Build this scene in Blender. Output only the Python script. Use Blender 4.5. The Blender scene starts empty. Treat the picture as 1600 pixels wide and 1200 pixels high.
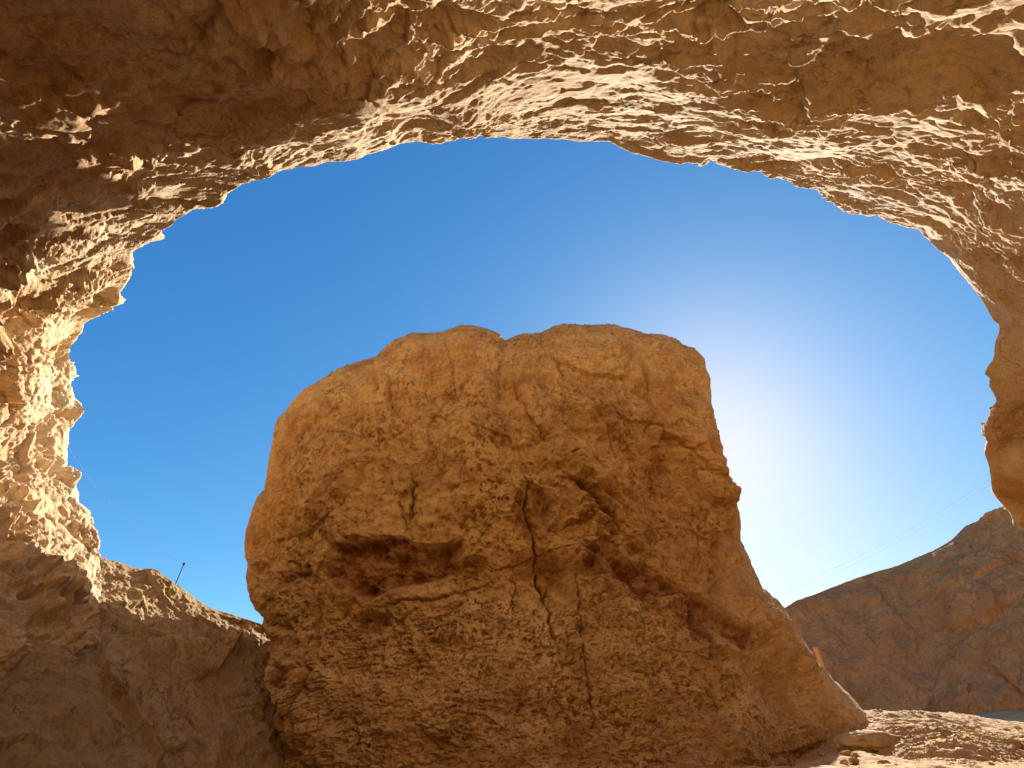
import bpy, bmesh, math, random
import numpy as np
from mathutils import Vector

# ------------------------------------------------------------------ camera, sky, sun, exposure
SC = bpy.context.scene
PITCH = math.radians(30.0)
F = 950.0                                   # focal length in pixels of the 1600 wide photograph
CP, SP = math.cos(PITCH), math.sin(PITCH)
cam_d = bpy.data.cameras.new("camera")
cam_d.sensor_width = 36.0
cam_d.lens = 36.0 * F / 1600.0
cam_d.clip_end = 6000.0
cam = bpy.data.objects.new("camera", cam_d)
cam.location = (0, 0, 0)
cam.rotation_euler = (math.pi / 2 + PITCH, 0, 0)
SC.collection.objects.link(cam)
SC.camera = cam

SUN_ELEV = math.radians(25.3)
SUN_AZ = math.radians(20.2)                 # clockwise from +Y
SUN = Vector((math.sin(SUN_AZ) * math.cos(SUN_ELEV), math.cos(SUN_AZ) * math.cos(SUN_ELEV), math.sin(SUN_ELEV)))
world = bpy.data.worlds.new("World")
SC.world = world
world.use_nodes = True
wn = world.node_tree
wn.nodes.clear()
sky = wn.nodes.new("ShaderNodeTexSky")
sky.sky_type = 'NISHITA'
sky.sun_disc = False
sky.sun_elevation = SUN_ELEV
sky.sun_rotation = SUN_AZ
sky.altitude = 2500.0
sky.air_density = 0.5
sky.dust_density = 1.05
sky.ozone_density = 10.0
bg = wn.nodes.new("ShaderNodeBackground")
bg.inputs["Strength"].default_value = 0.073
wo = wn.nodes.new("ShaderNodeOutputWorld")
# colour response of this very dry, deep sky: per channel gain and contrast, the same in every direction
sep = wn.nodes.new("ShaderNodeSeparateColor"); com = wn.nodes.new("ShaderNodeCombineColor")
wn.links.new(sky.outputs[0], sep.inputs[0])
for ch, (gain, power) in enumerate(((2.6, 1.25), (1.24, 0.80), (0.90, 0.5))):
    m1 = wn.nodes.new("ShaderNodeMath"); m1.operation = 'MULTIPLY'; m1.inputs[1].default_value = 0.187
    m2 = wn.nodes.new("ShaderNodeMath"); m2.operation = 'POWER'; m2.inputs[1].default_value = power
    m3 = wn.nodes.new("ShaderNodeMath"); m3.operation = 'MULTIPLY'; m3.inputs[1].default_value = gain / 0.187
    wn.links.new(sep.outputs[ch], m1.inputs[0]); wn.links.new(m1.outputs[0], m2.inputs[0])
    wn.links.new(m2.outputs[0], m3.inputs[0]); wn.links.new(m3.outputs[0], com.inputs[ch])
wn.links.new(com.outputs[0], bg.inputs["Color"])
wn.links.new(bg.outputs[0], wo.inputs["Surface"])

sun_d = bpy.data.lights.new("sun", 'SUN')
sun_d.energy = 4.5
sun_d.angle = math.radians(0.5)
sun_d.color = (1.0, 0.93, 0.82)
sun_o = bpy.data.objects.new("sun", sun_d)
sun_o.rotation_euler = SUN.to_track_quat('Z', 'Y').to_euler()
sun_o.location = (20, 40, 40)
SC.collection.objects.link(sun_o)

SC.view_settings.view_transform = 'Standard'
SC.view_settings.look = 'None'
SC.view_settings.gamma = 1.0
SC.view_settings.exposure = 1.65
SC.render.engine = 'CYCLES'
SC.cycles.max_bounces = 12
SC.cycles.diffuse_bounces = 8

# ------------------------------------------------------------------ placing: photo pixel + distance -> point
def at(px, py, d=None, Y=None):
    """point seen at photo pixel (px, py), at distance d along the lens axis or on the vertical plane y = Y"""
    px = np.asarray(px, float); py = np.asarray(py, float)
    x = px - 800.0; u = 600.0 - py
    wy = F * CP - u * SP
    wz = F * SP + u * CP
    if Y is None:
        k = np.asarray(d, float) / F
    else:
        k = np.asarray(Y, float) / wy
    return np.stack(np.broadcast_arrays(x * k, wy * k, wz * k), -1)

def project(P):
    dep = P[..., 1] * CP + P[..., 2] * SP
    up = -P[..., 1] * SP + P[..., 2] * CP
    return 800 + F * P[..., 0] / dep, 600 - F * up / dep

# ------------------------------------------------------------------ noise
def _h(ix, iy, iz, seed):
    h = (ix.astype(np.uint32) * np.uint32(0x8da6b343)) ^ (iy.astype(np.uint32) * np.uint32(0xd8163841)) ^ (iz.astype(np.uint32) * np.uint32(0xcb1ab31f)) ^ np.uint32((seed * 0x9e3779b1) & 0xffffffff)
    h ^= h >> np.uint32(15); h *= np.uint32(0x2c1b3c6d)
    h ^= h >> np.uint32(12); h *= np.uint32(0x297a2d39)
    h ^= h >> np.uint32(15)
    return h

def _tri(h):
    k = np.float32(2.0 / 1023.0)
    return ((h & np.uint32(1023)).astype(np.float32) * k - 1, ((h >> np.uint32(10)) & np.uint32(1023)).astype(np.float32) * k - 1, ((h >> np.uint32(20)) & np.uint32(1023)).astype(np.float32) * k - 1)

def perlin(P, seed=0):
    P = P.astype(np.float32)
    i = np.floor(P).astype(np.int32)
    f = P - i
    w = f * f * f * (f * (f * 6 - 15) + 10)
    out = np.zeros(len(P), np.float32)
    for dx in (0, 1):
        wx = w[:, 0] if dx else 1 - w[:, 0]
        for dy in (0, 1):
            wxy = wx * (w[:, 1] if dy else 1 - w[:, 1])
            for dz in (0, 1):
                gx, gy, gz = _tri(_h(i[:, 0] + dx, i[:, 1] + dy, i[:, 2] + dz, seed))
                out += wxy * (w[:, 2] if dz else 1 - w[:, 2]) * (gx * (f[:, 0] - dx) + gy * (f[:, 1] - dy) + gz * (f[:, 2] - dz))
    return out * 1.4

def fbm(P, octaves=4, seed=0, lac=2.03, gain=0.5):
    o = np.zeros(len(P), np.float32); a = 1.0
    for k in range(octaves):
        o += a * perlin(P + k * 7.31, seed + k * 13)
        P = P * lac; a *= gain
    return o

def ridged(P, octaves=4, seed=0, lac=2.07, gain=0.5):
    o = np.zeros(len(P), np.float32); a = 1.0
    for k in range(octaves):
        o += a * (1 - 2 * np.abs(perlin(P + k * 3.7, seed + k * 17)))
        P = P * lac; a *= gain
    return o

def warp(P, scale, amp, seed):
    Q = P * scale
    return P + amp * np.stack([perlin(Q + s, seed + int(s)) for s in (0.0, 31.7, 67.3)], -1)

def cells(P, seed=0, tilt=1.0):
    """broken facets: every cell is a plane of its own height and tilt. returns height, edge distance, cell random"""
    P = P.astype(np.float32)
    i = np.floor(P).astype(np.int32)
    f = P - i
    n = len(P)
    b1 = np.full(n, 9.0, np.float32); b2 = np.full(n, 9.0, np.float32)
    hgt = np.zeros(n, np.float32); rnd = np.zeros(n, np.float32)
    for dx in (-1, 0, 1):
        for dy in (-1, 0, 1):
            for dz in (-1, 0, 1):
                h = _h(i[:, 0] + dx, i[:, 1] + dy, i[:, 2] + dz, seed)
                jx, jy, jz = _tri(h)
                rx = f[:, 0] - dx - 0.5 - 0.45 * jx; ry = f[:, 1] - dy - 0.5 - 0.45 * jy; rz = f[:, 2] - dz - 0.5 - 0.45 * jz
                d = rx * rx + ry * ry + rz * rz
                near = d < b1
                b2 = np.where(near, b1, np.minimum(b2, d))
                b1 = np.where(near, d, b1)
                g = h * np.uint32(2654435761)
                gx, gy, gz = _tri(g ^ (g >> np.uint32(13)))
                r = ((g >> np.uint32(8)) & np.uint32(255)).astype(np.float32) / 127.5 - 1
                hgt = np.where(near, r * 0.5 + tilt * (gx * rx + gy * ry + gz * rz), hgt)
                rnd = np.where(near, r, rnd)
    return hgt, np.sqrt(b2) - np.sqrt(b1), rnd

def sstep(a, b, x):
    t = np.clip((x - a) / (b - a), 0, 1)
    return t * t * (3 - 2 * t)

def seg_dist(px, py, pts):
    """distance to a polyline, and the fraction along it"""
    best = np.full(px.shape, 1e9, np.float32); frac = np.zeros(px.shape, np.float32)
    n = len(pts) - 1
    for k in range(n):
        (ax, ay), (bx, by) = pts[k][:2], pts[k + 1][:2]
        vx, vy = bx - ax, by - ay
        t = np.clip(((px - ax) * vx + (py - ay) * vy) / (vx * vx + vy * vy), 0, 1)
        d = np.hypot(px - ax - t * vx, py - ay - t * vy)
        m = d < best
        best = np.where(m, d, best); frac = np.where(m, (k + t) / n, frac)
    return best, frac

def resample(pts, n, smooth=0):
    pts = np.asarray(pts, float)
    L = np.concatenate([[0], np.cumsum(np.linalg.norm(np.diff(pts[:, :2], axis=0), axis=1))])
    s = np.linspace(0, L[-1], n)
    return np.stack([np.interp(s, L, pts[:, k]) for k in range(pts.shape[1])], -1)

def interp_cols(u, uk, V):
    V = np.asarray(V, float)
    # smooth (monotone-ish catmull-rom) interpolation of the station values
    m = np.gradient(V, uk, axis=0)
    j = np.clip(np.searchsorted(uk, u) - 1, 0, len(uk) - 2)
    h = (uk[j + 1] - uk[j]); t = ((u - uk[j]) / h)[:, None]; h = h[:, None]
    return (2 * t**3 - 3 * t**2 + 1) * V[j] + (t**3 - 2 * t**2 + t) * h * m[j] + (-2 * t**3 + 3 * t**2) * V[j + 1] + (t**3 - t**2) * h * m[j + 1]

# ------------------------------------------------------------------ mesh helpers
def grid_normals(P):
    du = np.gradient(P, axis=0); dv = np.gradient(P, axis=1)
    n = np.cross(du, dv)
    return n / np.maximum(np.linalg.norm(n, axis=-1, keepdims=True), 1e-9)

def grid_faces(nu, nv, off=0, flip=False):
    i = np.arange(nu * nv, dtype=np.int32).reshape(nu, nv) + off
    q = np.stack([i[:-1, :-1], i[1:, :-1], i[1:, 1:], i[:-1, 1:]], -1).reshape(-1, 4)
    return q[:, ::-1] if flip else q

def make_mesh(name, V, Q, mat, attrs=None, smooth=True):
    V = np.ascontiguousarray(V, np.float32).reshape(-1, 3); Q = np.ascontiguousarray(Q, np.int32)
    me = bpy.data.meshes.new(name)
    me.vertices.add(len(V)); me.vertices.foreach_set("co", V.ravel())
    me.loops.add(Q.size); me.loops.foreach_set("vertex_index", Q.ravel())
    me.polygons.add(len(Q))
    me.polygons.foreach_set("loop_start", np.arange(0, Q.size, 4, dtype=np.int32))
    me.polygons.foreach_set("use_smooth", np.full(len(Q), smooth, bool))
    for k, a in (attrs or {}).items():
        at_ = me.attributes.new(k, 'FLOAT', 'POINT')
        at_.data.foreach_set("value", np.ascontiguousarray(a, np.float32).ravel())
    me.update(calc_edges=True)
    me.materials.append(mat)
    o = bpy.data.objects.new(name, me)
    SC.collection.objects.link(o)
    return o

def tag(o, label=None, cat=None, group=None, kind=None):
    if label: o["label"] = label
    if cat: o["category"] = cat
    if group: o["group"] = group
    if kind: o["kind"] = kind
    return o

# ------------------------------------------------------------------ materials
def rock_material(name, pale, mid, dark, stain_shade, scale=1.0, bump=0.25, dust=(0.30, 0.19, 0.10)):
    m = bpy.data.materials.new(name); m.use_nodes = True
    nt = m.node_tree; N = nt.nodes; L = nt.links
    b = N["Principled BSDF"]
    b.inputs["Roughness"].default_value = 0.92
    b.inputs["Specular IOR Level"].default_value = 0.15
    tc = N.new("ShaderNodeTexCoord")
    def noise(sc, det=6, rough=0.6, dist=0.0):
        n = N.new("ShaderNodeTexNoise"); n.inputs["Scale"].default_value = sc * scale
        n.inputs["Detail"].default_value = det; n.inputs["Roughness"].default_value = rough
        n.inputs["Distortion"].default_value = dist
        L.new(tc.outputs["Object"], n.inputs["Vector"]); return n.outputs["Fac"]
    def ramp(src, a, b_):
        r = N.new("ShaderNodeMapRange"); r.inputs[1].default_value = a; r.inputs[2].default_value = b_
        L.new(src, r.inputs[0]); return r.outputs[0]
    def mix(fac, c1, c2, t='MIX'):
        x = N.new("ShaderNodeMix"); x.data_type = 'RGBA'; x.blend_type = t
        for sock, v in ((x.inputs[0], fac), (x.inputs[6], c1), (x.inputs[7], c2)):
            if hasattr(v, "is_linked"): L.new(v, sock)
            elif isinstance(v, (int, float)): sock.default_value = v
            else: sock.default_value = (*v, 1)
        return x.outputs[2]
    def attr(nm):
        a = N.new("ShaderNodeAttribute"); a.attribute_name = nm; return a.outputs["Fac"]
    def mul(a, v):
        q = N.new("ShaderNodeMath"); q.operation = 'MULTIPLY'; L.new(a, q.inputs[0])
        if hasattr(v, "is_linked"): L.new(v, q.inputs[1])
        else: q.inputs[1].default_value = v
        return q.outputs[0]
    c = mix(ramp(noise(0.45, 5, 0.6, 0.6), 0.36, 0.66), mid, pale)
    c = mix(ramp(noise(1.7, 6, 0.65, 0.8), 0.52, 0.72), c, dark)
    c = mix(mul(ramp(noise(6.0, 8, 0.7), 0.45, 0.75), 0.55), c, dark)
    c = mix(mul(ramp(noise(16.0, 6, 0.7), 0.55, 0.75), 0.5), c, pale)
    def crackline(sc, w, dist):
        a = N.new("ShaderNodeMath"); a.operation = 'SUBTRACT'; a.inputs[1].default_value = 0.5
        L.new(noise(sc, 5, 0.55, dist), a.inputs[0])
        q = N.new("ShaderNodeMath"); q.operation = 'ABSOLUTE'; L.new(a.outputs[0], q.inputs[0])
        return ramp(q.outputs[0], w, 0.0)
    c = mix(mul(mul(crackline(1.1, 0.012, 0.5), ramp(noise(0.9, 3), 0.45, 0.6)), 0.75), c, tuple(q * 0.45 for q in dark))
    c = mix(mul(mul(crackline(4.0, 0.02, 0.3), ramp(noise(1.3, 3), 0.48, 0.62)), 0.6), c, tuple(q * 0.55 for q in dark))
    c = mix(attr("dust"), c, dust)
    c = mix(attr("stain_shade"), c, stain_shade)  # reddish rock staining; on the arch it also carries painted shade
    spk = ramp(noise(24.0, 5, 0.85), 0.32, 0.68)
    lo = N.new("ShaderNodeMapRange"); lo.inputs[3].default_value = 0.66; lo.inputs[4].default_value = 1.22
    L.new(spk, lo.inputs[0])
    v = N.new("ShaderNodeVectorMath"); v.operation = 'SCALE'
    L.new(c, v.inputs[0]); L.new(lo.outputs[0], v.inputs["Scale"])
    L.new(v.outputs[0], b.inputs["Base Color"])
    bp = N.new("ShaderNodeBump"); bp.inputs["Strength"].default_value = 0.8; bp.inputs["Distance"].default_value = bump * 0.12
    h = N.new("ShaderNodeMath"); h.operation = 'ADD'
    L.new(noise(14.0, 8, 0.7), h.inputs[0]); L.new(mul(noise(50.0, 5, 0.7), 0.4), h.inputs[1])
    L.new(h.outputs[0], bp.inputs["Height"]); L.new(bp.outputs[0], b.inputs["Normal"])
    return m

def plain_material(name, col, rough=0.8, metal=0.0, grain=0.25, scale=30.0):
    m = bpy.data.materials.new(name); m.use_nodes = True
    nt = m.node_tree; N = nt.nodes; L = nt.links; b = N["Principled BSDF"]
    b.inputs["Roughness"].default_value = rough; b.inputs["Metallic"].default_value = metal
    n = N.new("ShaderNodeTexNoise"); n.inputs["Scale"].default_value = scale; n.inputs["Detail"].default_value = 5
    tc = N.new("ShaderNodeTexCoord"); L.new(tc.outputs["Object"], n.inputs["Vector"])
    x = N.new("ShaderNodeMix"); x.data_type = 'RGBA'
    x.inputs[6].default_value = (*[c * (1 - grain) for c in col], 1); x.inputs[7].default_value = (*[min(1, c * (1 + grain)) for c in col], 1)
    L.new(n.outputs["Fac"], x.inputs[0]); L.new(x.outputs[2], b.inputs["Base Color"])
    return m

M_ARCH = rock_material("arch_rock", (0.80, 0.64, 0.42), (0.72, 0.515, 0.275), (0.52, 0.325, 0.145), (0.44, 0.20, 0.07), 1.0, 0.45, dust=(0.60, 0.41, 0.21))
M_PILLAR = rock_material("pillar_rock", (0.66, 0.415, 0.155), (0.58, 0.325, 0.105), (0.42, 0.195, 0.055), (0.23, 0.075, 0.019), 0.8, 0.75, dust=(0.72, 0.47, 0.20))
M_CLIFF = rock_material("cliff_rock", (0.60, 0.32, 0.12), (0.53, 0.265, 0.095), (0.42, 0.20, 0.07), (0.46, 0.20, 0.06), 0.6, 0.35)
M_LEFT = rock_material("left_cliff_rock", (0.52, 0.37, 0.185), (0.37, 0.24, 0.105), (0.25, 0.145, 0.055), (0.31, 0.17, 0.06), 0.7, 0.35)
M_GROUND = rock_material("sandy_ground", (0.68, 0.46, 0.22), (0.58, 0.36, 0.145), (0.46, 0.26, 0.10), (0.40, 0.2, 0.075), 1.3, 0.3)
M_WOOD = plain_material("weathered_wood", (0.40, 0.24, 0.14), 0.8)
M_STEEL = plain_material("dark_steel", (0.10, 0.07, 0.06), 0.6, 0.4)
M_CABLE = plain_material("pale_cable", (0.55, 0.55, 0.55), 0.6)
M_TWIG = plain_material("dry_twig", (0.42, 0.28, 0.15), 0.9)

# ------------------------------------------------------------------ the rock arch over the camera
RIM = [(165,1180),(158,1040),(160,960),(157,925),(154,868),(152,845),(147,825),(143,805),(135,795),(121,788),(120,775),(116,750),(113,745),(105,738),(104,720),(106,695),(107,678),(110,668),(118,660),(131,642),(129,635),(118,626),(113,615),(109,600),(108,585),(110,563),(108,545),(118,527),(128,515),(133,503),(150,495),(183,477),(187,465),(187,458),(193,448),(203,430),(205,422),(211,420),(203,410),(205,395),(212,390),(228,380),(245,372),(252,360),(268,352),(275,343),(290,335),(297,327),(310,324),(335,323),(345,318),(352,305),(360,298),(375,290),(383,280),(400,280),(415,275),(425,265),(440,264),(470,262),(490,258),(510,251),(530,252),(556,248),(575,240),(600,234),(615,228),(635,220),(650,220),(675,224),(695,222),(720,215),(735,217),(750,212),(765,215),(785,213),(800,216),(850,216),(885,217),(905,221),(935,220),(955,221),(970,230),(985,236),(1005,242),(1030,250),(1045,253),(1065,256),(1072,253),(1095,256),(1110,247),(1120,249),(1140,262),(1165,268),(1190,267),(1205,280),(1213,276),(1235,284),(1250,292),(1275,296),(1305,303),(1315,314),(1325,322),(1345,332),(1355,337),(1370,336),(1390,347),(1420,356),(1436,358),(1445,370),(1465,388),(1485,403),(1500,425),(1512,440),(1530,463),(1540,478),(1552,500),(1562,508),(1561,520),(1555,535),(1554,550),(1552,562),(1542,575),(1539,584),(1547,592),(1545,603),(1558,623),(1553,640),(1551,648),(1541,665),(1538,680),(1543,690),(1539,707),(1545,727),(1548,745),(1550,765),(1560,780),(1567,788),(1575,795),(1590,805),(1605,815),(1650,850),(1680,950),(1700,1200)]
# station: rim vertex, rim distance, point further in (pixel, distance), inner hall, back foot
ST = [((165,1180),12.4,(-150,1230,7.9),(-7.2,3,-2.6)), ((157,925),13.8,(-150,1000,9.2),(-7.6,3,0)), ((104,720),17.8,(-150,740,10.4),(-7.8,2.5,2)),
      ((108,545),16.4,(-150,560,10.2),(-7.6,1.5,3.2)), ((205,395),11.8,(-150,380,8.0),(-7.0,0,3.6)), ((297,327),9.6,(-150,200,5.2),(-5.5,-1,3.6)),
      ((425,265),8.1,(0,-60,3.7),(-3.4,-1.5,3.2)), ((600,234),8.2,(420,-80,3.6),(-1.8,-1.7,2.8)), ((800,216),9.0,(720,-80,3.7),(-.4,-1.7,2.7)),
      ((955,221),9.6,(950,-80,3.7),(.8,-1.7,2.7)), ((1110,247),10.2,(1180,-80,3.6),(2,-1.7,2.7)), ((1213,276),10.9,(1450,-80,3.65),(3.5,-1.7,2.8)),
      ((1345,332),12.0,(1720,0,4.15),(6,-1.2,3.1)), ((1436,358),12.3,(1750,200,5.9),(8.5,0,3.5)), ((1530,463),12.4,(1750,430,8.6),(10.5,1.5,3.4)),
      ((1562,508),12.6,(1750,540,10.2),(11.5,2.5,3)), ((1545,603),13.0,(1750,650,11.0),(12.5,3,2)), ((1545,727),13.4,(1750,760,11.9),(13,3,1)),
      ((1567,788),14.0,(1750,860,12.3),(13,3,0)), ((1650,850),14.2,(1780,1000,12.8),(13,3,-1)), ((1700,1200),14.4,(1800,1250,13.0),(13,3,-2.6))]

# middle of each section: the roof drops steeply behind the lip on the left
MIDS = [(0,1200,10),(30,960,10.9),(0,720,13.4),(0,555,12.8),(60,374,9.2),(225,262,7.3),(400,205,6.2),(560,110,5.1),(770,60,5.15),(950,60,5.25),(1140,80,5.35),
        (1310,100,5.5),(1500,180,6.6),(1570,290,8.2),(1630,440,10.3),(1650,525,11.3),(1650,630,12.0),(1650,740,12.6),(1660,820,13.2),(1715,920,13.5),(1750,1225,13.8)]

def build_arch():
    NT = 1800
    rim = resample(RIM, NT)
    rimL = np.concatenate([[0], np.cumsum(np.linalg.norm(np.diff(np.asarray(RIM, float), axis=0), axis=1))]); rimL /= rimL[-1]
    u = np.linspace(0, 1, NT)
    uk = np.array([rimL[RIM.index(s[0])] for s in ST])
    drim = interp_cols(u, uk, [[s[1]] for s in ST])[:, 0]
    R = at(rim[:, 0], rim[:, 1], drim)
    K = at([s[2][0] for s in ST], [s[2][1] for s in ST], [s[2][2] for s in ST])
    Mm = interp_cols(u, uk, K)
    K2 = at([m[0] for m in MIDS], [m[1] for m in MIDS], [m[2] for m in MIDS])
    M2 = interp_cols(u, uk, K2)
    R0 = interp_cols(u, uk, at([q[0][0] for q in ST], [q[0][1] for q in ST], [q[1] for q in ST]))
    la = np.linalg.norm(M2 - R0, axis=1); lb = np.linalg.norm(Mm - M2, axis=1)
    t2 = (la / (la + lb))[:, None]
    H = interp_cols(u, uk, [s[3] for s in ST])
    B = H.copy(); B[:, 1] -= 4.5 * (1 - np.abs(np.linspace(-1, 1, NT))**3) + 1.5; B[:, 2] = -2.6
    # smooth copy of the rim for everything off the edge
    Rs = interp_cols(u, uk, at([s[0][0] for s in ST], [s[0][1] for s in ST], [s[1] for s in ST]))
    cen = np.array([0.0, 9.0, 2.0])
    outw = Rs - cen; outw[:, 1] = 0; outw /= np.linalg.norm(outw, axis=1, keepdims=True)
    O1 = R + outw * 1.2 + np.array([0, 0.5, 0.3])
    O2 = Rs + outw * 4.0 + np.array([0, 0.3, 1.5])
    O3 = Rs + outw * 9.0 + np.array([0, -7.0, 2.0])
    O4 = Rs * np.array([1.8, 0, 0]) + np.array([0, -22.0, -3.0])
    # rows: ground behind - top - lip - rim - inner - hall - back
    rows = []; S = []
    def add(A, Bp, n, s0, s1, ease=1.0):
        for k in range(n):
            t = (k / n) ** ease
            rows.append(A * (1 - t) + Bp * t); S.append(s0 + (s1 - s0) * t)
    add(O4, O3, 6, -4, -3); add(O3, O2, 10, -3, -2); add(O2, O1, 24, -2, -1); add(O1, R, 40, -1, 0)
    NI = 330
    for k in range(NI):
        t = k / NI
        # keep the traced notches close to the edge only, bow the section a little
        w = np.exp(-t * 9.0)
        base = Rs + (R - Rs) * w
        P = base * ((t - t2) * (t - 1) / t2) + M2 * (t * (t - 1) / (t2 * (t2 - 1))) + Mm * (t * (t - t2) / (1 - t2))
        rows.append(P); S.append(t)
    add(Mm, H, 70, 1, 2); add(H, B, 30, 2, 3); rows.append(B); S.append(3)
    P = np.stack(rows, 1); S = np.asarray(S)
    nrm = grid_normals(P)
    # face into the hall
    if (nrm[NT // 2, 90] @ (np.array([0, 2.0, 0]) - P[NT // 2, 90])) < 0: nrm = -nrm
    nu, nv = P.shape[:2]
    X = P.reshape(-1, 3).astype(np.float32)
    px, py = project(P); px = px.reshape(-1); py = py.reshape(-1)
    s = np.tile(S, NT); uu = np.repeat(u, nv)
    edge = 1 - np.exp(-np.abs(s) * 14.0)
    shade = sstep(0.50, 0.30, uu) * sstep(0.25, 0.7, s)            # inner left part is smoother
    leftw = sstep(0.31, 0.19, uu)
    W = warp(X, 0.8, 0.35, 5)
    big = fbm(X * 0.33, 3, 11) * 0.46
    flat = np.array([1.0, 1.0, 1.35], np.float32)
    h1, e1, r1 = cells(W * 1.05, 21, 0.9)
    W2 = warp(X, 2.2, 0.14, 6)
    h2, e2, r2 = cells(W2 * 2.5 * flat, 22, 1.0)
    h3, e3, r3 = cells(warp(X, 6, 0.05, 7) * 6.0 * flat, 23, 1.0)
    rough = 0.5 + 1.0 * sstep(-0.25, 0.45, fbm(X * 0.6, 3, 31))
    rough = rough + 0.1 * leftw
    d = big * edge
    h1 = h1 * (0.5 + 0.5 * sstep(0.0, 0.16, e1)); h2 = h2 * (0.5 + 0.5 * sstep(0.0, 0.16, e2)); h3 = h3 * (0.5 + 0.5 * sstep(0.0, 0.2, e3))
    # thin beds: treads face down, risers face out to the light
    def beds(step, k, wob, seed_):
        b_ = (X[:, 2] + 0.06 * X[:, 0] + wob * fbm(X * 0.55, 4, seed_, gain=0.55)) / step
        f_ = b_ - np.floor(b_); lay = np.floor(b_)
        one = (np.sin(lay * 12.9898 + seed_) * 43758.5) % 1.0
        return k * step * (0.45 + 0.9 * one) * (np.where(f_ < 0.6, f_ / 0.6, (1 - f_) / 0.4) - 0.5)
    bm1 = sstep(-0.15, 0.3, fbm(X * 0.6, 3, 71)); bm2 = sstep(-0.15, 0.35, fbm(X * 0.9, 3, 72))
    wall = 1 - 0.65 * leftw
    edge_b = 1 - np.exp(-np.abs(s) * 8.0)
    d += edge_b * wall * (bm1 * beds(0.40, 0.46, 0.40, 73) + (0.12 + 0.88 * bm2) * beds(0.14, 0.50, 0.30, 74))
    d += edge * (0.17 + 0.12 * leftw) * h1
    d += (0.15 + 0.85 * edge) * rough * 0.11 * h2
    d += (0.35 + 0.65 * edge) * rough * 0.045 * h3
    d += 0.03 * ridged(X * 2.6, 4, 41) * (0.3 + 0.7 * edge) * (0.5 + rough * 0.6)
    d += 0.022 * fbm(X * 11.0, 4, 42, gain=0.6) * (0.4 + rough * 0.5 + 0.6 * leftw)
    d += leftw * 0.03 * ridged(warp(X, 3, 0.1, 43) * 4.2, 3, 44)
    d += edge * 0.05 * fbm(X * 1.6 * flat, 4, 45, gain=0.55)
    d -= edge * 0.10 * sstep(0.05, 0.0, np.abs(fbm(W * 0.7, 3, 46))) * sstep(0.0, 0.4, fbm(X * 0.5, 2, 47))
    # pitted honeycomb on the left wall
    pit = fbm(W2 * 1.6, 3, 51)
    d -= leftw * 0.26 * edge * sstep(0.05, 0.5, pit)
    d += leftw * edge_b * 0.34 * fbm(X * np.array([0.8, 0.8, 0.6], np.float32), 3, 53)
    hl, el, rl = cells(warp(X, 1.0, 0.4, 54) * 0.8, 55, 1.0)
    d += leftw * edge_b * 0.26 * hl
    d -= 0 + leftw * 0.05 * sstep(0.1, 0.4, fbm(W2 * 5.0, 2, 52))
    off = s > 1.4
    d *= (0.50 + 0.22 * leftw + 0.3 * shade + 0.5 * sstep(0.78, 0.88, uu)) * (0.5 + 1.0 * sstep(-0.3, 0.4, fbm(X * 0.45, 3, 75)))
    V = X + nrm.reshape(-1, 3).astype(np.float32) * d[:, None]
    stain_shade = np.clip(0.9 * sstep(0.15, 0.55, fbm(X * 0.55, 4, 61)) * (0.35 + 0.65 * shade), 0, 0.8)
    stain_shade *= 0.3 + 0.7 * shade
    stain_shade = np.clip(stain_shade + 0.55 * shade * sstep(-0.45, 0.35, fbm(X * 0.8, 5, 64, gain=0.6)), 0, 0.9)  # red patches, plus shade painted into the roof under the pillar's shadow
    stain_shade *= sstep(0.06, 0.14, uu)
    stain_shade = np.maximum(stain_shade, 0.95 * sstep(0.75, 0.87, uu) * sstep(-0.5, 0.2, fbm(X * 0.8, 3, 62)))
    dust = 0.35 * sstep(0.1, 0.5, fbm(X * 0.9, 3, 63))
    Q = grid_faces(nu, nv)
    o = make_mesh("rock_arch", V, Q, M_ARCH, {"stain_shade": stain_shade, "dust": dust})
    return tag(o, "huge overhanging rock arch around the blue sky, sunlit at left and top", "rock arch", kind="thing")
build_arch()

# ------------------------------------------------------------------ the free-standing rock pillar
P_LEFT = [(470,1420),(458,1300),(449,1200),(440,1182),(445,1165),(448,1150),(443,1120),(441,1100),(443,1085),(432,1050),(424,1025),(427,1005),(425,985),(412,968),(412,960),(398,940),(390,925),(386,900),(392,875),(385,865),(383,850),(385,830),(392,805),(400,780),(410,768),(414,767),(418,740),(420,720),(424,703),(430,665),(434,655),(446,642),(460,625),(472,610),(480,605)]
P_TOP = [(480,605),(500,595),(520,580),(545,570),(560,565),(590,557),(600,545),(615,532),(645,520),(665,521),(690,519),(720,508),(740,509),(760,514),(780,522),(790,532),(810,523),(845,520),(860,512),(880,506),(900,507),(930,508),(960,507),(985,514),(1010,521),(1035,523),(1055,528),(1065,537),(1085,544),(1100,560)]
P_RIGHT = [(1290,1300),(1335,1190),(1352,1114),(1330,1088),(1300,1060),(1275,1030),(1245,985),(1225,950),(1215,938),(1200,925),(1190,915),(1180,895),(1173,880),(1165,858),(1155,842),(1157,820),(1156,805),(1148,780),(1141,765),(1133,745),(1127,715),(1129,700),(1120,670),(1115,650),(1111,625),(1110,592),(1103,575),(1100,560)]
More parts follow.
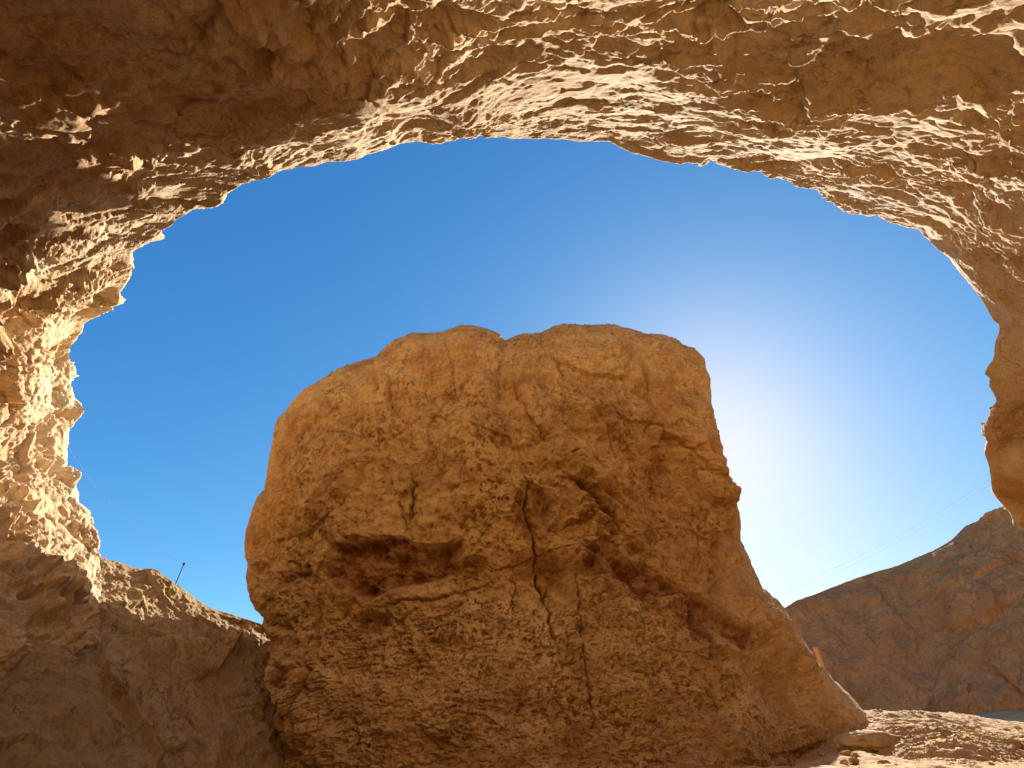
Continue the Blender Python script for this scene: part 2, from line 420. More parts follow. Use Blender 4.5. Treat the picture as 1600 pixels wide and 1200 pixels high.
# features of the face, at photo pixels: hollows (cx, cy, rx, ry, tilt, depth m, stain) and cracks (points, half width px, depth m, stain)
HOLLOWS = [([(580,836),(609,839),(638,831),(653,844),(672,853),(692,851),(711,845),(721,851),(726,875),(721,897),(692,907),(653,912),(624,924),(609,934),(575,941),(560,929),(526,919),(497,900),(526,870),(541,851)],0.55,1.0),
           ([(556,924),(570,929),(575,914),(609,924),(612,934),(575,944),(563,936)],0.5,0.9),
           ([(892,836),(911,841),(941,856),(965,880),(1009,890),(1048,914),(1072,929),(1111,939),(1155,968),(1178,990),(1170,1022),(1150,1015),(1131,992),(1097,988),(1063,968),(1053,953),(1014,958),(985,944),(950,924),(916,914),(897,890)],0.36,1.0),
           ([(843,598),(860,598),(882,622),(916,632),(960,641),(975,671),(970,705),(931,715),(892,695),(858,680),(841,641)],0.26,0.4),
           ([(1009,705),(1033,695),(1058,715),(1048,744),(1009,749),(999,719)],0.2,0.65),
           ([(809,754),(833,758),(863,778),(868,802),(848,832),(819,846),(804,817)],0.26,0.75),
           ([(868,748),(890,752),(911,773),(931,783),(946,812),(965,841),(950,856),(931,822),(916,793),(890,775)],0.5,0.8),
           ([(548,963),(585,953),(614,963),(619,988),(585,1000),(556,988)],0.3,0.5),
           ([(390,875),(419,885),(424,914),(409,905),(395,900)],0.45,0.6),([(424,890),(458,885),(492,895),(497,914),(458,919),(429,919)],0.28,0.5),
           ([(434,1041),(458,1027),(478,1046),(473,1075),(443,1066)],0.4,0.6),([(445,1090),(470,1085),(482,1120),(470,1150),(448,1140)],0.4,0.7),
           ([(640,1130),(690,1140),(690,1165),(655,1165)],0.25,0.45),([(958,1084),(985,1076),(1005,1080),(988,1090),(965,1092)],0.25,0.5),
           ([(690,600),(720,605),(735,630),(700,636),(680,622)],0.3,0.25),([(712,876),(735,868),(762,880),(765,895),(740,905),(715,900)],0.22,0.6),
           ([(895,882),(912,876),(925,890),(915,910),(900,905)],0.2,0.55),([(898,978),(918,976),(922,990),(908,1000)],0.3,0.75),
           ([(1085,1010),(1130,1018),(1170,1030),(1165,1042),(1110,1034)],0.18,0.3),([(700,1118),(760,1122),(790,1132),(740,1140)],0.18,0.3)]
CRACKS = [([(815,730),(826,762),(822,800),(832,850),(836,905),(850,945),(858,985),(870,1018)],4.0,0.30,0.7),
          ([(850,905),(851,945)],2.0,0.2,0.5),([(895,890),(900,940),(905,985),(912,1030),(920,1080),(926,1130)],3.2,0.28,0.5),
          ([(640,735),(644,790),(641,812)],3.0,0.28,0.5),([(618,765),(632,800),(640,830)],2.5,0.2,0.3),
          ([(845,540),(875,575),(905,615),(935,660),(958,690)],6.0,0.22,0.2),([(985,540),(1008,575),(1020,640),(1012,668)],7.0,0.25,0.25),
          ([(790,590),(820,640),(842,680),(870,712)],5.0,0.2,0.15),([(1010,650),(1060,690),(1095,740),(1110,775)],5.0,0.18,0.2),
          ([(880,742),(905,768),(930,800),(962,835)],7.0,0.5,0.6),([(915,760),(940,780),(952,825)],4.0,0.4,0.5),
          ([(412,976),(445,985),(485,985)],3.0,0.35,0.4),([(485,1000),(490,1050),(482,1110),(484,1190)],4.0,0.3,0.4),
          ([(500,935),(498,1000),(506,1045)],3.0,0.22,0.3),([(640,968),(700,960),(722,945)],2.5,0.16,0.2),([(520,682),(560,690),(588,690)],3.5,0.25,0.25),
          ([(612,590),(612,650)],3.0,0.2,0.3),([(690,618),(720,620)],3.0,0.3,0.2),([(770,920),(640,936),(590,950)],3.0,0.18,0.2),
          ([(800,890),(808,1000)],1.5,0.1,0.2),([(1150,930),(1190,975),(1215,1000)],4.0,0.16,0.2),([(1040,1010),(1100,1030),(1160,1035)],3.0,0.16,0.2),
          ([(1160,1045),(1195,1065),(1210,1085)],3.0,0.18,0.3),([(700,540),(705,590),(715,620)],4.0,0.12,0.1),([(782,540),(778,600),(770,650)],5.0,0.15,0.1)]

def build_pillar():
    NA, NV = 880, 740
    SIDE = 18.4
    def Yof(px, py, side, top):
        w = sstep(900, 505, py)
        return side + (top - side) * w
    def curve(pts, n, f):
        r = resample(pts, n); return at(r[:, 0], r[:, 1], Y=f(r[:, 0], r[:, 1]))
    TOPY = 16.0
    L = curve(P_LEFT, NV, lambda x, y: SIDE - 1.2 + (TOPY + 1.2 - SIDE + 1.2) * sstep(900, 600, y) * 0.6)
    R = curve(P_RIGHT, NV, lambda x, y: SIDE + 0.6 - 2.2 * sstep(900, 560, y))
    T = resample(P_TOP, NA)
    a = np.linspace(0, 1, NA)
    yl, yr = L[-1, 1], R[-1, 1]
    Ty = (yl * (1 - a) + yr * a) * 1.0 - (0.5 * (yl + yr) - TOPY) * np.sin(np.pi * a) ** 0.6
    T = at(T[:, 0], T[:, 1], Y=Ty)
    Bt = L[0][None] * (1 - a[:, None]) + R[0][None] * a[:, None]
    v = np.linspace(0, 1, NV)
    A = a[:, None, None]; Vv = v[None, :, None]
    Cs = (1 - A) * L[None] + A * R[None] + (1 - Vv) * Bt[:, None] + Vv * T[:, None] \
        - ((1 - A) * (1 - Vv) * L[0] + A * (1 - Vv) * R[0] + (1 - A) * Vv * L[-1] + A * Vv * R[-1])
    px, py = project(Cs)
    q = np.abs(2 * a - 1)
    prof = (1 - q ** 2.8) ** (1 / 2.4)
    vt = 1 - v
    top = (1 - (1 - np.clip(vt / 0.30, 0, 1)) ** 2.6) ** (1 / 2.2)
    amt = (2.2 + 2.3 * vt ** 1.3)[None] * prof[:, None] * top[None]
    # push towards the viewer's side and, near the top, downwards too
    hd = Cs[..., :2] / np.linalg.norm(Cs[..., :2], axis=-1, keepdims=True)
    dirn = np.concatenate([-hd, np.broadcast_to((-0.72 * v ** 0.8)[None, :, None], (NA, NV, 1))], -1)
    front = Cs + amt[..., None] * dirn
    nrm = grid_normals(front)
    if nrm[NA // 2, NV // 2, 1] > 0: nrm = -nrm
    X = front.reshape(-1, 3).astype(np.float32)
    px, py = project(front)
    fx = px.reshape(-1); fy = py.reshape(-1)
    aa = np.repeat(a, NV); vv = np.tile(v, NA)
    bd = np.minimum(np.minimum(aa, 1 - aa) * 2.2, (1 - vv))
    edge = 1 - np.exp(-bd * 26)
    wx = fx + 20 * fbm(X * 0.8, 3, 101) + 8 * fbm(X * 3.4, 4, 103); wy = fy + 16 * fbm(X * 0.8, 3, 102) + 8 * fbm(X * 3.4, 4, 104)
    cxw = fx + 7 * fbm(X * 0.9, 3, 101) + 4 * fbm(X * 4.0, 3, 103); cyw = fy + 7 * fbm(X * 0.9, 3, 102) + 4 * fbm(X * 4.0, 3, 104)
    low = sstep(905, 985, wy + 0.10 * np.maximum(wx - 900, 0) * 0 + 14 * fbm(X * 0.5, 2, 105))   # laminated lower zone
    lowr = sstep(1020, 1120, wx) * low
    up_all = 0.45 + 0.55 * (1 - low)
    d = edge * (0.40 * fbm(X * 0.28, 3, 111) + 0.16 * fbm(X * 0.8, 3, 112))
    h0, e0, r0 = cells(warp(X, 0.3, 0.9, 12) * np.array([0.34, 0.34, 0.24], np.float32), 120, 1.0)
    edge2 = 1 - np.exp(-bd * 9)
    h0 = h0 * (0.25 + 0.75 * sstep(0, 0.3, e0))
    d += edge2 * up_all * 0.30 * h0
    # slanting slabs on the right half, lying one over the other
    qd = (X[:, 0] * 0.83 + X[:, 2] * 0.52 + 0.7 * fbm(X * 0.35, 4, 127)) / 1.2
    fq = qd - np.floor(qd)
    d += edge2 * sstep(760, 900, fx) * sstep(1010, 900, fy) * 0.40 * (np.where(fq < 0.84, fq / 0.84, (1 - fq) / 0.16) - 0.4) * sstep(-0.5, 0.2, fbm(X * 0.4, 3, 128))
    q2 = (X[:, 0] * 0.80 + X[:, 2] * 0.60 + 0.5 * fbm(X * 0.6, 4, 129)) / 0.52; f2 = q2 - np.floor(q2)
    d += edge2 * sstep(560, 800, fx) * sstep(1010, 900, fy) * 0.13 * (np.where(f2 < 0.8, f2 / 0.8, (1 - f2) / 0.2) - 0.4) * sstep(-0.2, 0.3, fbm(X * 0.5, 3, 130))
    h1, e1, r1 = cells(warp(X, 0.6, 0.5, 8) * np.array([0.55, 0.55, 0.42], np.float32), 121, 0.8)
    h2, e2, r2 = cells(warp(X, 1.8, 0.2, 9) * 1.5, 122, 0.9)
    h3, e3, r3 = cells(warp(X, 5, 0.06, 10) * 4.2, 123, 0.9)
    up = 1 - low
    h1 = h1 * (0.35 + 0.65 * sstep(0, 0.25, e1)); h2 = h2 * (0.35 + 0.65 * sstep(0, 0.2, e2))
    d += edge * (0.3 + 0.7 * up) * (0.26 * h1) + edge * (0.03 + 0.03 * up) * h2 * (0.5 + sstep(-0.2, 0.5, fbm(X * 0.5, 2, 124)))
    h3 = h3 * (0.3 + 0.7 * sstep(0, 0.2, e3))
    d += (0.5 + 0.5 * edge) * 0.032 * h3 * (0.4 + sstep(-0.3, 0.4, fbm(X * 0.9, 3, 126)))
    d += 0.035 * ridged(X * 1.9, 5, 131) * (0.4 + 0.6 * edge) + 0.03 * fbm(X * 5.0, 5, 132, gain=0.62) * (0.6 + 0.4 * edge)
    grain = sstep(0.27, 0.38, fbm(X * 7.5, 4, 134, gain=0.65))
    d -= 0.055 * grain * (0.2 + 0.8 * sstep(-0.2, 0.4, fbm(X * 0.7, 3, 135)))
    d += edge * 0.10 * fbm(X * 1.3, 4, 136, gain=0.55)
    fis = sstep(0.045, 0.0, np.abs(fbm(warp(X, 1.5, 0.2, 137) * np.array([0.9, 0.9, 0.45], np.float32), 3, 138))) * sstep(0.05, 0.4, fbm(X * 0.55, 2, 139))
    d -= edge * 0.035 * fis
    # fabric of the upper right half, falling to the right
    fab = np.stack([(X[:, 0] * 0.55 + X[:, 2] * 0.83) * 0.35, X[:, 1] * 0.5, (-X[:, 0] * 0.83 + X[:, 2] * 0.55) * 2.0], -1)
    d += edge * up * sstep(700, 860, fx) * 0.07 * fbm(fab, 5, 133, gain=0.55)
    # laminated, pitted lower zone: long shallow holes following the beds
    bed = X * np.array([1.5, 1.5, 6.0], np.float32); bed[:, 2] += 1.2 * fbm(X * 0.5, 2, 141)
    hole = sstep(0.30, 0.46, fbm(bed * 1.7, 4, 142, gain=0.6)) * (0.3 + 0.7 * sstep(-0.2, 0.4, fbm(X * 0.6, 3, 148)))
    fine = sstep(0.26, 0.38, fbm(X * np.array([6.5, 6.5, 17.0], np.float32), 3, 143, gain=0.6))
    led = perlin(np.stack([X[:, 0] * 0.15, X[:, 1] * 0.15, X[:, 2] * 2.2 + 0.8 * fbm(X * 0.4, 2, 144)], -1), 145)
    d += low * edge * (0.06 * led - 0.042 * hole * (1 - 0.75 * lowr) - 0.032 * fine * (1 - 0.5 * lowr))
    # pocks over the upper face
    pock = sstep(0.32, 0.48, fbm(X * 3.6, 4, 146, gain=0.6)) * up * sstep(0.0, 0.5, fbm(X * 0.6, 3, 147))
    d -= 0.06 * pock * edge
    stain_shade = np.zeros(len(X), np.float32)
    rub = np.clip(0.85 + 0.5 * fbm(X * 1.6, 4, 149, gain=0.6) + 0.25 * h3, 0.2, 1.4)
    hx = fx + 14 * fbm(X * 0.9, 3, 101) + 5 * fbm(X * 2.4, 3, 103); hy = fy + 12 * fbm(X * 0.9, 3, 102) + 5 * fbm(X * 2.4, 3, 104)
    for (poly, dep, st) in HOLLOWS:
        sd, _ = seg_dist(hx, hy, poly + poly[:1])
        ins = np.zeros(len(X), bool)
        for (ax, ay), (bx, by) in zip(poly, poly[1:] + poly[:1]):
            if ay == by: continue
            ins ^= ((ay > hy) != (by > hy)) & (hx < (bx - ax) * (hy - ay) / (by - ay) + ax)
        sd = np.where(ins, sd, -sd)
        d -= 0.72 * dep * sstep(0, 17, sd) * rub * (0.75 + 0.25 * sstep(5, 40, sd))
        d += 0.05 * np.exp(-np.maximum(-sd, 0) / 10) * (~ins)
        stain_shade = np.maximum(stain_shade, st * sstep(-2, 9, sd) * (0.75 + 0.25 * sstep(-0.2, 0.3, fbm(X * 2.5, 3, 165))))
    for (pts, hw, dep, st) in CRACKS:
        ds, fr = seg_dist(cxw, cyw, pts)
        hw = hw * 0.7
        taper = np.sin(np.pi * np.clip(fr, 0.04, 0.96)) ** 0.5
        k_ = np.clip((fr * (len(pts) - 1)).astype(int), 0, len(pts) - 2); pa = np.asarray(pts, np.float32)
        side = np.sign((pa[k_ + 1, 0] - pa[k_, 0]) * (cyw - pa[k_, 1]) - (pa[k_ + 1, 1] - pa[k_, 1]) * (cxw - pa[k_, 0]))
        d += 0.5 * dep * 0.5 * side * np.exp(-ds / 22) * taper * sstep(0, 2, ds)
        prof_ = sstep(1.0, 0.15, ds / (hw * (0.5 + 0.8 * taper)))
        d -= 0.65 * dep * prof_ * taper
        stain_shade = np.maximum(stain_shade, st * sstep(1.6, 0.3, ds / hw) * taper)
    for (pts, hw, up_) in [([(735,545),(728,640),(742,740),(765,850)], 75, 0.45), ([(830,640),(900,720),(985,770)], 40, 0.35), ([(560,700),(520,800),(480,860)], 60, 0.25),
                           ([(1040,560),(1090,700),(1120,800)], 50, 0.25), ([(905,540),(960,640),(1010,720)], 30, 0.15), ([(620,1000),(700,985),(800,960)], 45, 0.22), ([(835,870),(890,860),(905,960)], 34, 0.18),
                           ([(1160,900),(1230,1020),(1300,1100)], 45, 0.3)]:
        ds, fr = seg_dist(wx, wy, pts)
        d += up_ * edge * sstep(1.0, 0.0, ds / hw) * np.sin(np.pi * np.clip(fr, 0.06, 0.94)) ** 0.6
    # red iron bands
    ds, fr = seg_dist(wx, wy, [(880,770),(950,850),(1010,925),(1075,965),(1165,1010)])
    bandm = sstep(45, 10, ds) * sstep(-0.05, 0.3, fbm(X * 1.4, 5, 161, gain=0.6))
    d -= 0.12 * bandm
    stain_shade = np.maximum(stain_shade, 0.75 * bandm)
    stain_shade = np.maximum(stain_shade, 0.30 * low * hole + 0.26 * low * fine)
    stain_shade = np.maximum(stain_shade, 0.30 * up * sstep(780, 950, wx) * sstep(-0.2, 0.5, fbm(X * 0.9, 5, 164, gain=0.6)))
    stain_shade = np.maximum(stain_shade, 0.45 * pock)
    stain_shade = np.maximum(stain_shade, 0.34 * sstep(0.0, 0.5, fbm(X * np.array([0.55, 0.55, 0.8], np.float32), 6, 166, gain=0.62)))
    stain_shade = np.maximum(stain_shade, 0.36 * grain)
    stain_shade = np.maximum(stain_shade, 0.2 * fis)
    stain_shade *= 0.65 + 0.5 * sstep(-0.3, 0.3, fbm(X * 3.0, 3, 162))
    dust = np.clip(low * (0.55 + 0.4 * sstep(-0.2, 0.3, fbm(X * 0.45, 3, 163))), 0, 1)
    Vf = X + nrm.reshape(-1, 3).astype(np.float32) * d[:, None]
    # the far side, same outline, coarser
    st_ = 4
    ia = np.unique(np.r_[0:NA:st_, NA - 1]); iv = np.unique(np.r_[0:NV:st_, NV - 1])
    Fg = Vf.reshape(NA, NV, 3)
    back = Cs[np.ix_(ia, iv)].copy()
    topb = (1 - (1 - np.clip(vt / 0.08, 0, 1)) ** 2) ** 0.5
    bamt = 4.6 * prof[ia][:, None] * topb[iv][None]
    back[..., 1] += bamt
    back[..., 2] += 0.25 * fbm((back * 0.4).reshape(-1, 3), 3, 171).reshape(back.shape[:2]) * np.minimum(bamt, 1)
    back[..., 1] += 0.8 * fbm((back * 0.3).reshape(-1, 3), 4, 172).reshape(back.shape[:2]) * np.minimum(bamt, 1)
    back[0] = Fg[0, iv]; back[-1] = Fg[-1, iv]; back[:, -1] = Fg[ia, -1]
    nb = len(ia) * len(iv)
    V = np.concatenate([Vf, back.reshape(-1, 3)])
    Q = np.concatenate([grid_faces(NA, NV), grid_faces(len(ia), len(iv), NA * NV, True)])
    z = np.zeros(nb, np.float32)
    o = make_mesh("rock_pillar", V, Q, M_PILLAR, {"stain_shade": np.concatenate([stain_shade, z]), "dust": np.concatenate([dust, z])})
    return tag(o, "massive free-standing ochre rock pillar with dark red hollows in the middle of the view", "rock pillar", kind="thing")
build_pillar()

# ------------------------------------------------------------------ the two cliffs further out
def build_cliff(name, ridge, foot, back, N, NV, seed, amp, label, mat, red, bulge=0.0):
    n0 = len(ridge)
    uk = np.linspace(0, 1, n0); u = np.linspace(0, 1, N)
    r = np.asarray(ridge, float)
    rr = np.stack([np.interp(u, uk, r[:, k]) for k in range(4)], -1)   # px, py, Y ridge, Y foot
    R = at(rr[:, 0], rr[:, 1], Y=rr[:, 2])
    Fp = at(rr[:, 0], np.full(N, foot), Y=rr[:, 3])
    v = np.linspace(0, 1, NV)[None, :, None]
    face = Fp[:, None] * (1 - v) + R[:, None] * v
    face[..., 1] -= bulge * np.sin(np.pi * np.linspace(0, 1, NV)) ** 0.8 * (R[:, 2] - Fp[:, 2])[:, None] * 0.1
    tops = []
    for k in range(1, 25):
        t = k / 24
        q = R + np.array([back[0] * t, back[1] * t, -back[2] * t])
        tops.append(q)
    for k in range(1, 5):
        q = tops[23] * 1.0; q = q + np.array([0, 0.6 * k, 0]); q[:, 2] = q[:, 2] * (1 - k / 4) + -4.0 * (k / 4); tops.append(q)
    P = np.concatenate([face, np.stack(tops, 1)], 1)
    nrm = grid_normals(P)
    if nrm[N // 2, NV // 2, 1] > 0: nrm = -nrm
    X = P.reshape(-1, 3).astype(np.float32)
    s = np.tile(np.r_[np.linspace(0, 1, NV), np.linspace(1, 2, 28)], N)
    edge = 1 - 0.94 * np.exp(-np.abs(s - 1) * 16)
    h1, e1, r1 = cells(warp(X, 0.4, 0.9, seed) * 0.42, seed + 1, 0.9)
    h2, e2, r2 = cells(warp(X, 1.2, 0.3, seed + 2) * 1.1, seed + 3, 0.9)
    h3, e3, r3 = cells(warp(X, 4, 0.08, seed + 4) * 3.2, seed + 5, 0.9)
    d = amp * edge * (0.7 * fbm(X * 0.22, 3, seed + 6) + 0.40 * h1 + 0.12 * h2) + amp * (0.08 * h3 * (0.3 + 0.7 * edge) + 0.10 * ridged(X * 1.5, 5, seed + 7) * edge + 0.03 * fbm(X * 6, 3, seed + 8))
    V = X + nrm.reshape(-1, 3).astype(np.float32) * d[:, None]
    stain_shade = red * sstep(0.05, 0.5, fbm(X * 0.3, 4, seed + 9))
    dust = 0.4 * sstep(0.1, 0.5, fbm(X * 0.5, 4, seed + 10))
    o = make_mesh(name, V, grid_faces(P.shape[0], P.shape[1]), mat, {"stain_shade": stain_shade, "dust": dust})
    return tag(o, label, "cliff", kind="structure")

# (px, py, Y of the ridge, Y of the foot)
build_cliff("cliff", [(-160,860,13.0,8.1),(-60,862,14.0,8.8),(60,862,14.8,9.5),(155,868,15.4,10.4),(175,876,15.7,10.6),(205,886,16.2,10.9),(240,892,16.7,11.2),(260,903,17.0,11.5),(290,922,17.3,11.8),(310,938,17.5,12.1),(325,948,17.6,12.3),(350,957,17.8,12.6),(380,966,18.0,12.9),(400,972,18.2,13.1),(440,985,18.8,13.6),(500,1005,20.5,15),(600,1050,24,18)],
            1420, (-3, 9, 3.0), 620, 330, 300, 0.7, "brown cliff at lower left with sunlit crest and shaded face beside the rock pillar", M_LEFT, 0.3)
build_cliff("cliff", [(1000,1010,44,38),(1120,975,43,37),(1226,950,42,36),(1245,938,42,36),(1270,930,42,36),(1295,920,42,36),(1330,906,42,36),(1370,893,41.5,35.6),(1400,885,41,35.2),(1430,872,40.5,34.8),(1455,862,40,34.4),(1485,845,39,33.6),(1495,835,38.6,33.3),(1510,820,38,33),(1525,815,37.6,32.7),(1540,800,37,32.2),(1560,793,36.4,31.8),(1570,791,36,31.5),(1600,775,35,31),(1700,700,32,28),(1800,640,29,25)],
            1215, (4, 12, 5.0), 640, 330, 400, 0.75, "reddish brown cliff at lower right, wholly in shade, sloping up to the right", M_CLIFF, 0.35)

# ------------------------------------------------------------------ ground
GC = [(1345,1172,11.0),(1350,1112,21),(1390,1113,20.4),(1430,1127,18.2),(1465,1143,15.6),(1500,1166,13.4),(1550,1200,11.2),(1450,1200,10.6),(1380,1192,10.7),(1600,1200,11.6),(1600,1165,14.5),(1560,1150,17.0),(1505,1149,27),(1600,1110,31),(1420,1146,34),(1290,1190,11.6),(1250,1215,11.5),(1700,1200,12),(1700,1120,30)]
gp = at([g[0] for g in GC], [g[1] for g in GC], [g[2] * 0.876 for g in GC])
GP = np.concatenate([gp, [(0,0,-1.6),(-6,0,-1.6),(6,0,-1.6),(5,6,-1.0),(0,8,-1.5),(-6,8,-1.3),(-10,6,-1.2),(10,6,-1.0),(13,11,-0.7),(0,-6,-1.6),(-8,14,-2.2),(-9,18,-2.2),(-5,17,-2.2),(-14,26,-1.0),(0,14,-1.2),(6,14,-1.1),(20,12,-1.0),(-20,0,-1),(20,0,-1),(0,-20,-1.5),(0,45,0.4),(25,45,0.8),(-25,45,0.8),(60,60,0),(-60,60,0),(60,-40,0),(-60,-40,0)]])
def ground_z(x, y):
    num = np.zeros_like(x); den = np.zeros_like(x)
    for (gx, gy, gz) in GP:
        w = 1.0 / (((x - gx) ** 2 + (y - gy) ** 2) + 0.25) ** 2
        num += w * gz; den += w
    return num / den
def build_ground():
    def axis(lo, hi, step, far, grow=1.35):
        c = list(np.arange(lo, hi + 1e-6, step)); s = step
        a = lo; left = []
        while a > -far: s *= grow; a -= s; left.append(a)
        s = step; b_ = hi; right = []
        while b_ < far: s *= grow; b_ += s; right.append(b_)
        return np.array(left[::-1] + c + right)
    xs = axis(4.0, 17, 0.03, 3000); ys = axis(8.5, 27, 0.042, 3000)
    X, Y = np.meshgrid(xs, ys, indexing='ij')
    Z = ground_z(X, Y)
    P = np.stack([X, Y, Z], -1).reshape(-1, 3)
    Pf = P.astype(np.float32)
    near = (np.hypot(P[:, 0], P[:, 1]) < 60).astype(np.float32)
    h, e, r = cells(warp(Pf, 3, 0.1, 501) * np.array([2.6, 1.6, 2.6], np.float32), 502, 0.8)
    h2, e2, r2 = cells(Pf * 7.0, 503, 0.9)
    st = sstep(-0.2, 0.4, fbm(Pf * 0.4, 2, 504))
    P[:, 2] += near * (0.06 * fbm(Pf * 0.7, 3, 505) + 0.05 * h * st + 0.018 * h2 + 0.012 * fbm(Pf * 12, 2, 506))
    a_ = 0.75
    st2 = np.stack([(Pf[:, 0] * math.cos(a_) + Pf[:, 1] * math.sin(a_)) * 5.0, (-Pf[:, 0] * math.sin(a_) + Pf[:, 1] * math.cos(a_)) * 0.9, Pf[:, 2]], -1)
    hump = np.exp(-(((Pf[:, 0] - 9.5) / 3.5) ** 2 + ((Pf[:, 1] - 14.5) / 4.0) ** 2))
    P[:, 2] += near * hump * (0.10 * ridged(st2, 4, 508) + 0.05 * fbm(st2 * 2.7, 3, 509))
    stain_shade = 0.6 * sstep(0.1, 0.5, fbm(Pf * 0.7, 3, 507)); dust = 0.2 * st
    o = make_mesh("ground", P, grid_faces(len(xs), len(ys)), M_GROUND, {"stain_shade": stain_shade, "dust": dust})
    tag(o, "pale sandy canyon floor", "ground", kind="structure")
build_ground()

# ------------------------------------------------------------------ loose rocks
def boulder(name, px, py, d, size, seed, label, group=None, rot=0.0, mat=None, sink=0.3):
    dd = np.linspace(7, 32, 800); cc = at(np.full(800, px), np.full(800, py), dd)
    below = cc[:, 2] < ground_z(cc[:, 0], cc[:, 1])
    c = cc[int(np.argmax(below))] if below.any() else at(px, py, d)
    k_ = (c[1] * CP + c[2] * SP) / F
    size = tuple(q * k_ for q in size)                  # sizes are read off the photo, in its pixels
    bm = bmesh.new()
    bmesh.ops.create_icosphere(bm, subdivisions=5, radius=1.0)
    V = np.array([v.co[:] for v in bm.verts], np.float32)
    h, e, r = cells(V * 0.9 + seed * 3.1, seed, 0.9)
    k = 1 + 0.22 * h + 0.12 * fbm(V * 1.5 + seed, 3, seed) + 0.05 * fbm(V * 6, 3, seed + 3)
    V = V * k[:, None]
    V[:, 2] = np.maximum(V[:, 2], -0.55)
    V = V * np.asarray(size, np.float32)
    ca, sa = math.cos(rot), math.sin(rot)
    V = np.stack([V[:, 0] * ca - V[:, 1] * sa, V[:, 0] * sa + V[:, 1] * ca, V[:, 2]], -1)
    for v, p in zip(bm.verts, V): v.co = Vector(p.tolist())
    for f in bm.faces: f.smooth = True
    me = bpy.data.meshes.new(name); bm.to_mesh(me); bm.free()
    me.materials.append(mat or M_GROUND)
    o = bpy.data.objects.new(name, me); SC.collection.objects.link(o)
    gz = float(ground_z(np.array([c[0]]), np.array([c[1]]))[0])
    o.location = (c[0], c[1], gz + size[2] * sink)
    return tag(o, label, name if name == "boulder" else "stone", group)

boulder("boulder", 1366, 1173, 14.3, (62, 30, 20), 3, "flat sunlit slab of rock lying at the right foot of the pillar", rot=0.25)
boulder("boulder", 1388, 1166, 14.4, (17, 15, 14), 4, "rough brown chunk of rock at the right end of the sunlit slab", rot=0.6)
boulder("boulder", 1580, 1172, 17.6, (16, 14, 14), 5, "rounded brown boulder alone on the sunlit sand near the right border", rot=0.2)
boulder("stone", 1556, 1168, 18.0, (9, 8, 7), 6, "small brown stone just left of the rounded boulder on the sand", rot=0.9)
rng = random.Random(4)
for k in range(70):
    px = rng.uniform(1380, 1600); py = rng.uniform(1135, 1199)
    d = 17.5 + (1170 - py) * 0.06
    s = 1.6 + 4.5 * rng.random() ** 2.5
    boulder("pebble", px, py, d, (s, s * 0.9, s * 0.7), 20 + k, "small pebble scattered on the sunlit sand by the right border", "pebbles scattered on the sand", rng.uniform(0, 3))

for k in range(34):
    px = rng.uniform(1270, 1440); py = rng.uniform(1158, 1197)
    s = 2.5 + 6.5 * rng.random() ** 2
    boulder("stone", px, py, 12, (s * 1.25, s * 0.9, s * 0.7), 120 + k, "small angular stone in the rubble around the slab at the right foot of the pillar", "rubble at the foot of the pillar", rng.uniform(0, 3))

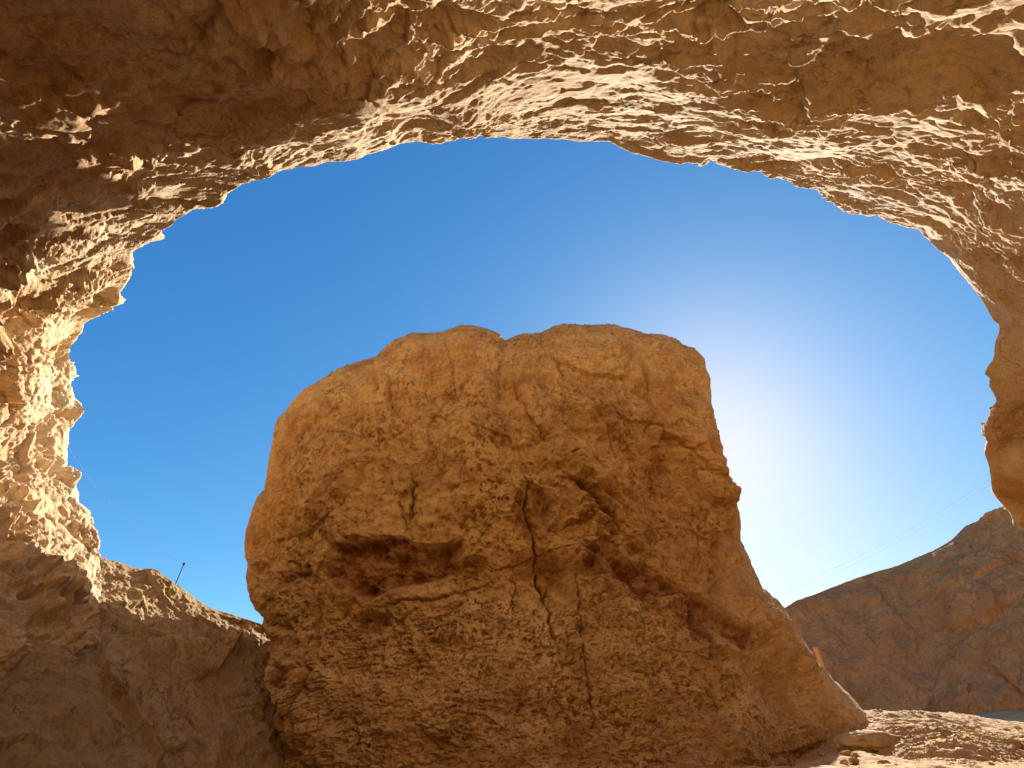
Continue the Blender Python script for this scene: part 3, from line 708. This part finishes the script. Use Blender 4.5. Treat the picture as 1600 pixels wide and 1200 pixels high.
# ------------------------------------------------------------------ small man-made things
def tube(name, pts, rad, mat, parent=None, n=8):
    pts = [Vector(p) for p in pts]; bm = bmesh.new(); rings = []
    for k, p in enumerate(pts):
        t = (pts[min(k + 1, len(pts) - 1)] - pts[max(k - 1, 0)]).normalized()
        a = t.orthogonal().normalized(); b = t.cross(a)
        r = rad[k] if isinstance(rad, (list, tuple)) else rad
        rings.append([bm.verts.new(p + r * (math.cos(6.2832 * j / n) * a + math.sin(6.2832 * j / n) * b)) for j in range(n)])
    for r0, r1 in zip(rings, rings[1:]):
        for j in range(n): bm.faces.new((r0[j], r0[(j + 1) % n], r1[(j + 1) % n], r1[j]))
    bm.faces.new(rings[0][::-1]); bm.faces.new(rings[-1])
    me = bpy.data.meshes.new(name); bm.to_mesh(me); bm.free(); me.materials.append(mat)
    o = bpy.data.objects.new(name, me); SC.collection.objects.link(o)
    if parent: o.parent = parent
    return o

# thin stake on the left crest
s0 = at(272, 918, Y=17.0); s1 = at(287, 882, Y=17.0)
st = tag(tube("metal_stake", [s0, s1], 0.013, M_STEEL), "thin rusty stake with a dark tip standing on the left cliff crest", "stake")
tube("tip", [s1 - (s1 - s0) * 0.02, s1 + (s1 - s0) * 0.07], 0.035, M_STEEL, st)

def cable(p, q, sag, label, group=None, rad=0.0014):
    p = np.asarray(p); q = np.asarray(q)
    pts = []
    for k in range(41):
        t = k / 40; c = p * (1 - t) + q * t; c = c - np.array([0, 0, sag * 4 * t * (1 - t)]); pts.append(c)
    return tag(tube("cable", pts, rad, M_CABLE, n=6), label, "cable", group)
cable(at(102, 690, 16.4), s1, 0.35, "hair-thin pale cable running down from the left wall to the stake")
cable(at(1198, 926, Y=20), at(1552, 745, 12.9), 0.25, "upper of two faint cables strung from the pillar to the right wall", "cables at the right of the pillar")
cable(at(1200, 934, Y=20), at(1554, 752, 12.9), 0.25, "lower of two faint cables strung from the pillar to the right wall", "cables at the right of the pillar")

# wooden board standing on the right flank of the pillar
def board():
    lo = at(1287, 1046, Y=19.4); hi = at(1274, 1012, Y=19.4)
    ax = Vector(hi - lo); ln = ax.length; ax.normalize()
    bm = bmesh.new(); bmesh.ops.create_cube(bm, size=1.0)
    bmesh.ops.scale(bm, vec=(0.13, 0.06, ln * 1.25), verts=bm.verts)
    bmesh.ops.bevel(bm, geom=bm.edges[:], offset=0.008, segments=1, affect='EDGES')
    me = bpy.data.meshes.new("wooden_board"); bm.to_mesh(me); bm.free(); me.materials.append(M_WOOD)
    o = bpy.data.objects.new("wooden_board", me); SC.collection.objects.link(o)
    o.location = Vector((lo + hi) / 2) - ax * ln * 0.1
    o.rotation_euler = ax.to_track_quat('Z', 'Y').to_euler()
    o.rotation_euler.rotate_axis('Z', 0.5)
    tag(o, "short weathered wooden board sticking up behind the right flank of the pillar", "board")
board()
